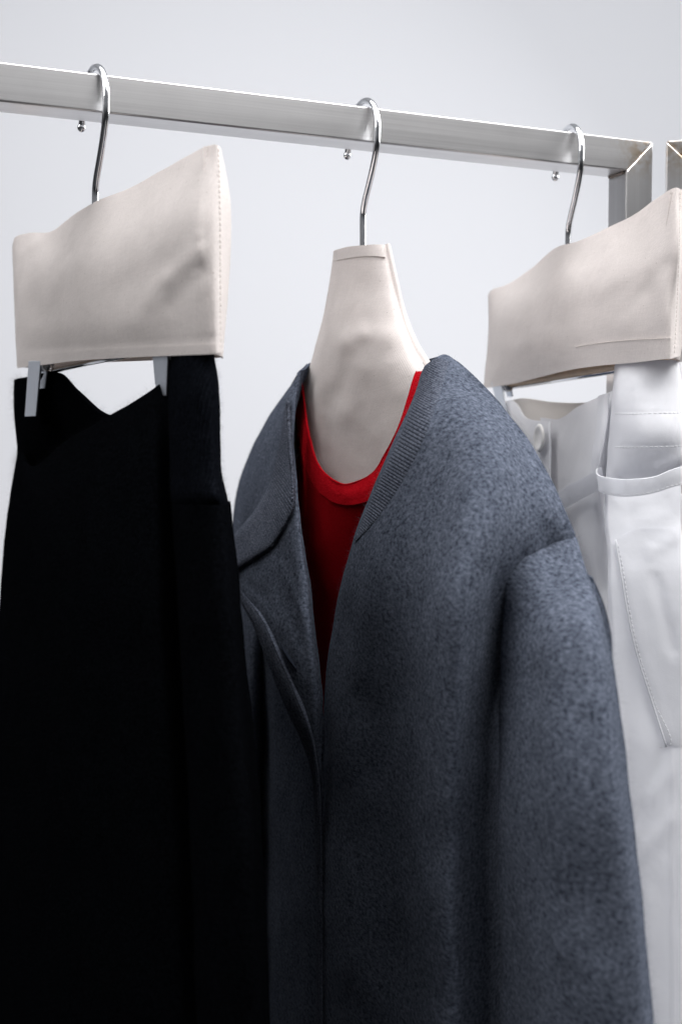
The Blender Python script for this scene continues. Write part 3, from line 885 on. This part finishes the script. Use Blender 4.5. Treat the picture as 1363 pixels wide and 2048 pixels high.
# sleeves
ST = [  # y, inner fold x, outline x, depth at the fold, at the crown, at the outline
    (1255, 1005, 1209, .040, .045, .020), (1400, 1000, 1234, .043, .057, .027), (1600, 997, 1259, .046, .065, .031),
    (1800, 999, 1283, .044, .063, .032), (2048, 1004, 1305, .042, .062, .031), (2600, 1010, 1332, .038, .058, .028)]
SEAM = [(1013, 1166), (1024, 1140), (1050, 1113), (1088, 1093), (1126, 1079), (1151, 1072)]
sx_ = np.array([p[0] for p in SEAM], float); sy_ = np.array([p[1] for p in SEAM], float)
slv = []
TS = [0, .05, .15, .3, .45, .6, .75, .87, .95, 1.0]
for t_ in TS:
    xs = sx_[0] + (sx_[-1] - sx_[0]) * t_; ys = float(np.interp(xs, sx_, sy_))
    v0_ = v_on('nb', xs, ys) - .0004
    L_ = [(xs, ys, v0_)]
    for (y, xi, xo, vi, vc, vo) in ST:
        v = vi + (vc - vi) * math.sin(t_ / .4 * math.pi / 2) if t_ < .4 else vo + (vc - vo) * math.sqrt(max(0, 1 - ((t_ - .4) / .6) ** 2.2))
        L_.append((xi + (xo - xi) * t_, y, v))
    a, b = L_[0], L_[1]
    L_.insert(1, (1011 + (1174 - 1011) * t_, a[1] * .6 + b[1] * .4, a[2] * .64 + b[2] * .36))
    slv.append(L_)
slv.insert(0, [(x + 26, y, v - .022) for x, y, v in slv[0]])
s1 = sheet('sleeve', h2, slv, M_grey, cg, 120, 84, [(1100, 1300, 1112, 1900, 40, .004), (1060, 1350, 1080, 1900, 22, -.004), (1180, 1450, 1205, 1900, 26, -.003)], .0014, 18, 15, .0022, back=(.55, .012))
slf = [[(a, b, v) for a, b, v in [(462, 1045, .0), (452, 1200, .0), (440, 1500, .0), (430, 2048, .0), (420, 2600, .0)]],
       [(475, 1040, .012), (470, 1200, .024), (460, 1500, .03), (455, 2048, .03), (450, 2600, .03)],
       [(500, 1080, .020), (500, 1230, .040), (495, 1500, .046), (492, 2048, .046), (488, 2600, .046)],
       [(510, 1130, .014), (520, 1260, .030), (520, 1500, .03), (518, 2048, .03), (515, 2600, .03)],
       [(500, 1140, .0), (522, 1260, .0), (526, 1500, .0), (524, 2048, .0), (522, 2600, .0)]]
s2 = sheet('sleeve', h2, slf, M_grey, cg, 60, 30, (), .0012, 18, 17, .0026, back=(.6, .01))

# ------------------------------------------------------------------ black trousers
bt = thing('black_trousers', h1, 'black fuzzy knitted trousers clipped by the waist, waistband sagging between two clips', 'trousers')
front = [
    [(34, 908, .000), (31, 930, .000), (27, 955, .000), (22, 985, .000), (8, 1090, .000), (0, 1200, .0), (-14, 1400, .0), (-30, 1700, .0), (-40, 2048, .0), (-70, 3300, .0)],
    [(38, 905, .006), (40, 945, .012), (44, 985, .016), (40, 1040, .020), (34, 1120, .022), (28, 1220, .024), (18, 1420, .026), (6, 1700, .026), (0, 2048, .026), (-20, 3300, .026)],
    [(62, 932, .012), (80, 975, .022), (90, 1010, .028), (92, 1070, .033), (90, 1150, .036), (88, 1240, .038), (84, 1430, .040), (80, 1700, .04), (78, 2048, .04), (70, 3300, .04)],
    [(130, 884, .016), (150, 950, .028), (160, 1000, .034), (164, 1070, .038), (166, 1160, .041), (168, 1250, .042), (170, 1440, .043), (172, 1700, .043), (174, 2048, .043), (175, 3300, .043)],
    [(215, 834, .018), (232, 910, .028), (240, 980, .033), (246, 1060, .036), (250, 1160, .038), (254, 1260, .039), (260, 1450, .040), (266, 1700, .04), (270, 2048, .04), (275, 3300, .04)],
    [(300, 782, .014), (304, 880, .022), (308, 960, .026), (312, 1050, .028), (318, 1160, .030), (322, 1270, .031), (332, 1460, .032), (342, 1700, .032), (350, 2048, .032), (360, 3300, .032)],
    [(330, 762, .008), (334, 860, .012), (336, 950, .014), (340, 1045, .016), (348, 1160, .018), (356, 1280, .018), (370, 1460, .019), (386, 1700, .02), (398, 2048, .02), (420, 3300, .02)],
    [(350, 755, .004), (362, 860, .004), (366, 950, .004), (372, 1050, .006), (382, 1160, .008), (392, 1280, .008), (408, 1460, .009), (428, 1700, .01), (442, 2048, .01), (470, 3300, .01)],
]
f1 = sheet('front_panel', h1, front, M_black, bt, 90, 60, (), .0012, 22, 21, .003)
backp = [
    [(30, 760, -.002), (29, 840, -.002), (35, 905, -.002), (22, 985, -.002), (8, 1090, -.002), (0, 1200, -.002), (-14, 1400, -.002), (-30, 1700, -.002), (-40, 2048, -.002), (-70, 3300, -.002)],
    [(38, 756, .006), (44, 820, .004), (50, 880, .002), (46, 970, -.006), (40, 1080, -.01), (34, 1200, -.012), (24, 1400, -.012), (14, 1700, -.012), (8, 2048, -.012), (-10, 3300, -.012)],
    [(62, 752, .006), (68, 830, .002), (74, 900, -.004), (76, 990, -.014), (76, 1090, -.02), (74, 1200, -.022), (70, 1400, -.022), (64, 1700, -.022), (60, 2048, -.022), (50, 3300, -.022)],
    [(90, 746, .004), (98, 830, .000), (106, 900, -.010), (112, 990, -.018), (116, 1090, -.024), (118, 1200, -.026), (118, 1400, -.026), (116, 1700, -.026), (114, 2048, -.026), (110, 3300, -.026)],
    [(118, 748, .000), (128, 830, -.006), (138, 905, -.014), (146, 1000, -.022), (152, 1100, -.027), (156, 1210, -.03), (160, 1410, -.03), (162, 1700, -.03), (164, 2048, -.03), (165, 3300, -.03)],
    [(150, 782, -.006), (165, 860, -.012), (178, 930, -.020), (190, 1020, -.026), (198, 1110, -.03), (204, 1220, -.032), (212, 1420, -.032), (218, 1700, -.032), (222, 2048, -.032), (226, 3300, -.032)],
    [(222, 833, -.012), (240, 900, -.018), (252, 970, -.024), (262, 1050, -.028), (270, 1130, -.03), (278, 1240, -.032), (290, 1430, -.032), (300, 1700, -.032), (306, 2048, -.032), (316, 3300, -.032)],
    [(300, 800, -.012), (318, 880, -.016), (328, 950, -.020), (338, 1040, -.022), (348, 1130, -.024), (358, 1250, -.024), (374, 1440, -.024), (390, 1700, -.024), (400, 2048, -.024), (416, 3300, -.024)],
    [(380, 760, -.008), (390, 850, -.010), (398, 940, -.012), (408, 1040, -.013), (420, 1130, -.014), (432, 1250, -.014), (450, 1440, -.014), (470, 1700, -.014), (484, 2048, -.014), (510, 3300, -.014)],
]
f2 = sheet('back_panel', h1, backp, M_black, bt, 80, 60, (), .0012, 22, 23, .003)
# the near side, doubled over inside the clip: ribbed waistband above, side below
wbn = [
    [(336, 706, -.006), (338, 790, -.006), (338, 870, -.006), (342, 950, -.006), (346, 1000, -.006), (350, 1014, -.006)],
    [(336, 704, .006), (336, 790, .010), (335, 870, .010), (334, 950, .010), (334, 1000, .010), (336, 1014, .008)],
    [(350, 703, .012), (352, 790, .018), (353, 870, .019), (354, 950, .020), (356, 1000, .021), (358, 1014, .018)],
    [(380, 704, .013), (384, 790, .019), (386, 870, .020), (390, 950, .022), (394, 1000, .023), (396, 1016, .020)],
    [(410, 705, .010), (416, 780, .014), (418, 870, .016), (422, 950, .018), (432, 1000, .019), (436, 1016, .016)],
    [(426, 708, .004), (434, 770, .005), (437, 860, .006), (440, 950, .008), (450, 996, .008), (454, 1014, .006)],
    [(430, 716, -.003), (438, 775, -.003), (441, 860, -.003), (444, 945, -.003), (455, 994, -.003), (458, 1012, -.003)],
]
f3 = sheet('waistband', h1, wbn, M_black_rib, bt, 60, 44, [(424, 800, 442, 798, 5, -.0018)], .0008, 30, 25, .0026, back=(.7, .008))
side = [
    [(350, 1006, -.006), (360, 1160, -.006), (374, 1400, -.006), (392, 1700, -.006), (405, 2048, -.006), (430, 3300, -.006)],
    [(335, 1006, .012), (344, 1160, .014), (358, 1400, .016), (374, 1700, .018), (386, 2048, .018), (410, 3300, .018)],
    [(360, 1008, .022), (372, 1160, .026), (388, 1400, .028), (408, 1700, .03), (422, 2048, .03), (448, 3300, .03)],
    [(396, 1010, .025), (412, 1160, .029), (430, 1400, .031), (452, 1700, .033), (468, 2048, .033), (494, 3300, .033)],
    [(436, 1010, .020), (452, 1140, .022), (472, 1400, .024), (496, 1700, .026), (512, 2048, .026), (538, 3300, .026)],
    [(456, 1006, .006), (470, 1120, .006), (492, 1400, .006), (516, 1700, .006), (532, 2048, .006), (560, 3300, .006)],
    [(460, 1004, -.003), (474, 1120, -.003), (497, 1400, -.003), (522, 1700, -.003), (538, 2048, -.003), (566, 3300, -.003)],
]
f4 = sheet('side_panel', h1, side, M_black, bt, 70, 44, [(400, 1040, 430, 1700, 16, -.003), (365, 1040, 390, 1700, 14, .002)], .0012, 24, 27, .003, back=(.7, .008))

# ------------------------------------------------------------------ white trousers
wt = thing('white_trousers', h3, 'white cotton trousers with loose waist tabs and a slanted side pocket, clipped by the waist', 'trousers')
# near side of the waist, folded into the clip
wn_ = [
    [(1236, 726, -.002), (1230, 800, -.002), (1224, 870, -.002), (1218, 950, -.002), (1217, 968, -.002)],
    [(1228, 732, .009), (1224, 800, .016), (1219, 870, .019), (1214, 950, .020), (1213, 968, .018)],
    [(1236, 722, .014), (1233, 800, .024), (1229, 870, .027), (1226, 950, .027), (1226, 968, .023)],
    [(1262, 721, .013), (1262, 800, .022), (1262, 870, .025), (1262, 950, .021), (1262, 968, .018)],
    [(1305, 720, .006), (1308, 800, .012), (1310, 870, .015), (1312, 950, .008), (1312, 968, .005)],
    [(1340, 720, -.003), (1348, 800, -.001), (1354, 870, .001), (1360, 950, -.008), (1361, 968, -.011)],
    [(1354, 722, -.010), (1366, 800, -.011), (1376, 870, -.011), (1386, 950, -.020), (1388, 968, -.023)],
    [(1357, 730, -.016), (1372, 800, -.020), (1384, 870, -.021), (1396, 950, -.022), (1400, 968, -.030)],
]
w1 = sheet('waistband', h3, wn_, M_white, wt, 60, 60, [(1225, 826, 1363, 824, 3.0, -.0005), (1220, 893, 1363, 892, 3.0, -.0005), (1320, 940, 1363, 915, 14, .0025), (1290, 780, 1340, 770, 20, -.0010)], .0010, 30, 31, .0010, back=(.8, .01), keep='wb', guard=.012)
for yy in (826, 893):
    stitches('waist_stitching', h3, [[(1229, yy + 1.5, .0002), (1262, yy + 1.5, .0002), (1308, yy + .5, .0002), (1350, yy - .5, .0002), (1374, yy - 1, .0002)]], M_thread, w1, .0022, .0011, .00022, over='wb')

# far half of the waist, seen from inside and in shade
fw = [
    [(1000, 815, .004), (1012, 880, .006), (1025, 960, .008), (1040, 1100, .008), (1050, 1300, .008), (1060, 1700, .008)],
    [(1020, 800, .006), (1040, 860, .010), (1060, 960, .014), (1080, 1100, .014), (1090, 1300, .014), (1100, 1700, .014)],
    [(1052, 836, .010), (1064, 880, .014), (1080, 960, .016), (1100, 1100, .018), (1110, 1300, .018), (1120, 1700, .018)],
    [(1098, 843, .013), (1098, 890, .016), (1096, 950, .018), (1120, 1100, .020), (1130, 1300, .02), (1140, 1700, .02)],
]
sheet('fly_flap', h3, fw, M_white, wt, 50, 30, (), .0010, 26, 33, .0012)
fw2 = [
    [(1080, 835, .002), (1086, 900, .004), (1094, 980, .006), (1110, 1100, .008), (1125, 1300, .008), (1140, 1700, .008)],
    [(1112, 838, .004), (1118, 900, .008), (1124, 980, .010), (1140, 1100, .012), (1155, 1300, .012), (1170, 1700, .012)],
    [(1150, 816, .004), (1152, 890, .010), (1156, 980, .014), (1165, 1100, .016), (1178, 1300, .014), (1190, 1700, .014)],
    [(1200, 792, .004), (1196, 880, .010), (1192, 980, .014), (1195, 1100, .012), (1205, 1300, .008), (1215, 1700, .008)],
    [(1232, 776, .000), (1226, 870, .002), (1220, 980, .002), (1226, 1100, .000), (1234, 1300, -.004), (1240, 1700, -.004)],
]
sheet('far_waist', h3, fw2, M_white, wt, 60, 50, [(1120, 905, 1190, 880, 4, .0006), (1150, 1120, 1165, 1030, 14, .003), (1190, 1040, 1205, 1180, 12, -.003)], .0018, 26, 35, .0010)
bw = [
    [(1005, 805, -.010), (1015, 900, -.012), (1030, 1100, -.014), (1050, 1700, -.014)],
    [(1040, 797, -.012), (1060, 900, -.016), (1080, 1100, -.020), (1100, 1700, -.02)],
    [(1100, 804, -.014), (1120, 900, -.020), (1140, 1100, -.024), (1160, 1700, -.024)],
    [(1165, 806, -.014), (1180, 900, -.020), (1195, 1100, -.024), (1210, 1700, -.024)],
    [(1235, 795, -.010), (1245, 900, -.012), (1255, 1100, -.014), (1265, 1700, -.014)],
]
sheet('lining', h3, bw, M_lining, wt, 40, 40, (), .0016, 26, 37, .0010)
# button standing on the flap
def disc_px(name, h, x, y, v, ru, rz, mat, parent, th=.0022):
    c = h.loc(x, y, v)
    bm = bmesh.new(); ring = []
    prof = [(0, th * .55), (.55, th * .5), (.72, th * 1.0), (.9, th * 1.0), (1.0, th * .5), (.96, 0)]
    for k, (rr, hh) in enumerate(prof):
        ring.append([bm.verts.new((c[0] + ru * rr * math.cos(a), c[1] - hh, c[2] + rz * rr * math.sin(a))) for a in np.linspace(0, 2 * math.pi, 28, endpoint=False)] if rr else [bm.verts.new((c[0], c[1] - hh, c[2]))])
    n = 28
    for k in range(n): bm.faces.new((ring[0][0], ring[1][k], ring[1][(k + 1) % n]))
    for j in range(1, len(ring) - 1):
        for k in range(n): bm.faces.new((ring[j][k], ring[j + 1][k], ring[j + 1][(k + 1) % n], ring[j][(k + 1) % n]))
    bmesh.ops.recalc_face_normals(bm, faces=bm.faces)
    return from_bm(name, bm, mat, parent)
disc_px('button', h3, 1079, 876, .0195, .0105, .0118, M_button, wt)
# strap that runs down and the tab that runs forward from it
sheet('belt_loop', h3, [[(1194, 792, .008), (1190, 850, .015), (1182, 910, .019), (1176, 952, .021)], [(1206, 788, .010), (1202, 850, .017), (1193, 910, .021), (1184, 952, .022)], [(1216, 786, .008), (1212, 850, .015), (1202, 910, .019), (1192, 952, .021)]], M_white, wt, 30, 8, (), .0005, 40, 2, .0012)
tb = sheet('waist_tab', h3, [[(1100, 992, .0215), (1130, 974, .0235), (1160, 958, .0265), (1190, 942, .0295)], [(1106, 1010, .0205), (1135, 992, .0225), (1164, 976, .0255), (1193, 961, .0285)], [(1112, 1028, .0190), (1140, 1010, .0210), (1168, 994, .0240), (1196, 980, .0270)]], M_white, wt, 40, 10, (), .0008, 40, 3, .0009)
tl = [[(1200, 934, .018), (1191, 940, .034), (1198, 952, .0455), (1230, 958, .0485), (1270, 958, .0410), (1310, 953, .0300), (1338, 941, .0210), (1370, 931, .0080), (1400, 925, -.0100)],
      [(1203, 954, .018), (1194, 959, .034), (1200, 969, .0450), (1232, 975.5, .0475), (1272, 975, .0398), (1311, 969, .0288), (1340, 958, .0198), (1372, 949.5, .0070), (1402, 943.5, -.0110)],
      [(1206, 974, .018), (1196, 978, .034), (1202, 986, .0440), (1234, 993, .0458), (1274, 992, .0380), (1312, 985, .0270), (1342, 975, .0180), (1374, 968, .0058), (1404, 962, -.0125)]]
tb2 = sheet('waist_tab', h3, tl, M_white, wt, 70, 10, (), .0003, 40, 4, .0009)
stitches('tab_stitching', h3, [[(x + 1, y - 4, v + .0006) for x, y, v in tl[2][2:8]]], M_thread, tb2, .0020, .0012, .0002)
# the leg: bright front turned to the aisle, and the part behind the pocket mouth
crest = [(1230, 962), (1230, 1060), (1240, 1140), (1252, 1215), (1270, 1300), (1302, 1402), (1331, 1492), (1340, 1600), (1346, 2048), (1360, 3000)]
left_ = [(1212, 962), (1217, 1060), (1222, 1140), (1222, 1215), (1223, 1300), (1227, 1402), (1232, 1492), (1236, 1600), (1242, 2048), (1256, 3000)]
vc_ = [.036, .040, .043, .045, .046, .046, .046, .045, .044, .044]       # depth of the outer corner; from there the side turns away to the aisle
def hip(x, a, v):
    q = (x - a) / 100.0
    return v - .024 * q - .0022 * q * q
leg = [[(a - 7, b, v - .013) for (a, b), v in zip(left_, vc_)]]
for f_, o_ in ((0, 0), (.25, 0), (.6, 0), (1, 0), (1, 22), (1, 55), (1, 95), (1, 130)):
    leg.append([(a * (1 - f_) + c * f_ + o_, b, hip(a * (1 - f_) + c * f_ + o_, a, v)) for (a, b), (c, _), v in zip(left_, crest, vc_)])
w5 = sheet('leg', h3, leg, M_white, wt, 120, 60, [(1262, 1030, 1330, 1005, 12, -.0020), (1300, 1100, 1350, 1070, 16, .0016), (1310, 1160, 1345, 1300, 14, -.0012), (1342, 1500, 1346, 2048, 4, .0010), (1338, 1640, 1290, 1700, 14, .0026), (1290, 1600, 1335, 1550, 12, .0018), (1330, 1500, 1270, 1640, 13, -.0020), (1300, 1800, 1280, 1980, 18, .0016), (1260, 1320, 1255, 1560, 18, -.0015)], .0012, 30, 41, .0012, keep='leg')
pe_ = crest[1:7]
of_ = [.0012, .0014, .0014, .0013, .0012, .0004]
w6 = sheet('pocket_front', h3, [
    [(c, b + (20 if k == 0 else 0), of_[k]) for k, (c, b) in enumerate(pe_)],
    [(c + 7, b + (14 if k == 0 else 0), of_[k]) for k, (c, b) in enumerate(pe_)],
    [(c + 34, b, of_[k] * .6) for k, (c, b) in enumerate(pe_)],
    [(c + 120, b - 6, .0003) for c, b in pe_]], M_white, wt, 90, 40, (), 0, thick=.0007, over='leg')
brl = [
    [(1400, 980, -.042), (1420, 1140, -.046), (1440, 1400, -.048), (1470, 2048, -.048), (1482, 3000, -.048)],
    [(1340, 990, -.03), (1370, 1140, -.034), (1390, 1400, -.036), (1400, 2048, -.036), (1410, 3000, -.036)],
    [(1260, 995, -.03), (1280, 1140, -.034), (1290, 1400, -.036), (1300, 2048, -.036), (1310, 3000, -.036)],
    [(1198, 1000, -.014), (1198, 1140, -.014), (1202, 1400, -.014), (1214, 2048, -.014), (1226, 3000, -.014)],
]
sheet('back_leg', h3, brl, M_white, wt, 60, 30, (), .0014, 22, 47, .0010)
stitches('pocket_stitching', h3, [[(c + 5, b + (30 if k == 0 else 0), .0016) for k, (c, b) in enumerate(pe_)] + [(1314, 1495, .0006)]], M_thread, w6, .0022, .0010, .00026, over='leg')
tube('pocket_edge', pxpath(h3, [(c, b + (20 if k == 0 else 0), .0014) for k, (c, b) in enumerate(pe_)], 60, 'leg'), .0007, M_white, w6, 8)

# ------------------------------------------------------------------ fuzz on the knits
for o, n, L, M in ((nb, 36000, .0016, M_grey_fib), (s1, 36000, .0020, M_grey_fib), (ff, 7000, .0024, M_grey_fib), (lp, 4500, .0018, M_grey_fib), (n1, 1800, .0014, M_grey_fib), (n2, 2500, .0015, M_grey_fib),
                   (f1, 60000, .0026, M_black_fib), (f2, 60000, .0028, M_black_fib), (f3, 9000, .0012, M_black_fib), (f4, 20000, .0012, M_black_fib), (rc_, 4000, .0010, M_red_fib)):
    o.data.materials.append(M)
    fuzz(o, n, L, 2, 0.00003 if M is M_black_fib else .00004, rim={f1.name: (90, 60), f2.name: (80, 60)}.get(o.name))

# ------------------------------------------------------------------ light
def area(name, loc, target, sx, sy, power, colr=(1, 1, 1)):
    l = bpy.data.lights.new(name, 'AREA'); l.shape = 'RECTANGLE'; l.size = sx; l.size_y = sy; l.energy = power; l.color = colr
    o = bpy.data.objects.new(name, l); col.objects.link(o)
    o.location = loc
    o.rotation_euler = (Vector(target) - Vector(loc)).to_track_quat('-Z', 'Y').to_euler()
    return o


area('aisle_lamp', (0.95, -0.25, 3.05), (0.25, 0.75, 1.2), 1.5, 1.0, 33, (1.0, 0.985, 0.97))
area('right_fill', (1.75, 1.35, 2.3), (0.3, 0.35, 1.0), 1.4, 1.2, 52, (1.0, 0.985, 0.97))  # added fill from the right, brightens the white trousers through their cloth
area('side_fill', (-1.5, 0.0, 2.75), (0.1, 0.8, 1.4), 1.5, 1.3, 20, (1.0, 0.985, 0.975))  # added fill from the left, lightens the canvas covers
area('ceiling_lamp', (0.2, 0.6, 3.1), (0.2, 0.75, 1.3), 2.6, 1.3, 46, (1.0, 0.99, 0.985))
area('wall_wash', (1.3, 0.9, 3.3), (1.3, 2.9, 2.2), 4.6, 0.4, 20, (0.97, 0.985, 1.0))  # added wash that lights the back wall separately

w = bpy.data.worlds.new('World'); sc.world = w; w.use_nodes = True
nt = w.node_tree
bg = nt.nodes['Background']
tc = nd(nt, 'ShaderNodeTexCoord'); sx = nd(nt, 'ShaderNodeSeparateXYZ'); nt.links.new(tc.outputs['Generated'], sx.inputs[0])
zz = math_n(nt, 'ADD', math_n(nt, 'MULTIPLY', sx.outputs['Z'], 0.5), 0.5)
cr = ramp(nt, zz, [(0.0, (0.004, 0.004, 0.005)), (0.46, (0.05, 0.051, 0.055)), (0.52, (0.20, 0.202, 0.212)), (0.66, (0.62, 0.625, 0.65)), (1.0, (0.9, 0.92, 0.97))])
nt.links.new(cr, bg.inputs['Color']); bg.inputs['Strength'].default_value = 0.4

sc.view_settings.view_transform = 'Standard'; sc.view_settings.look = 'None'
sc.view_settings.exposure = 0.0; sc.view_settings.gamma = 1.0
sc.render.engine = 'CYCLES'
sc.cycles.use_denoising = True
sc.cycles.denoising_input_passes = 'RGB_ALBEDO_NORMAL'
sc.cycles.denoising_prefilter = 'ACCURATE'
sc.cycles.max_bounces = 8
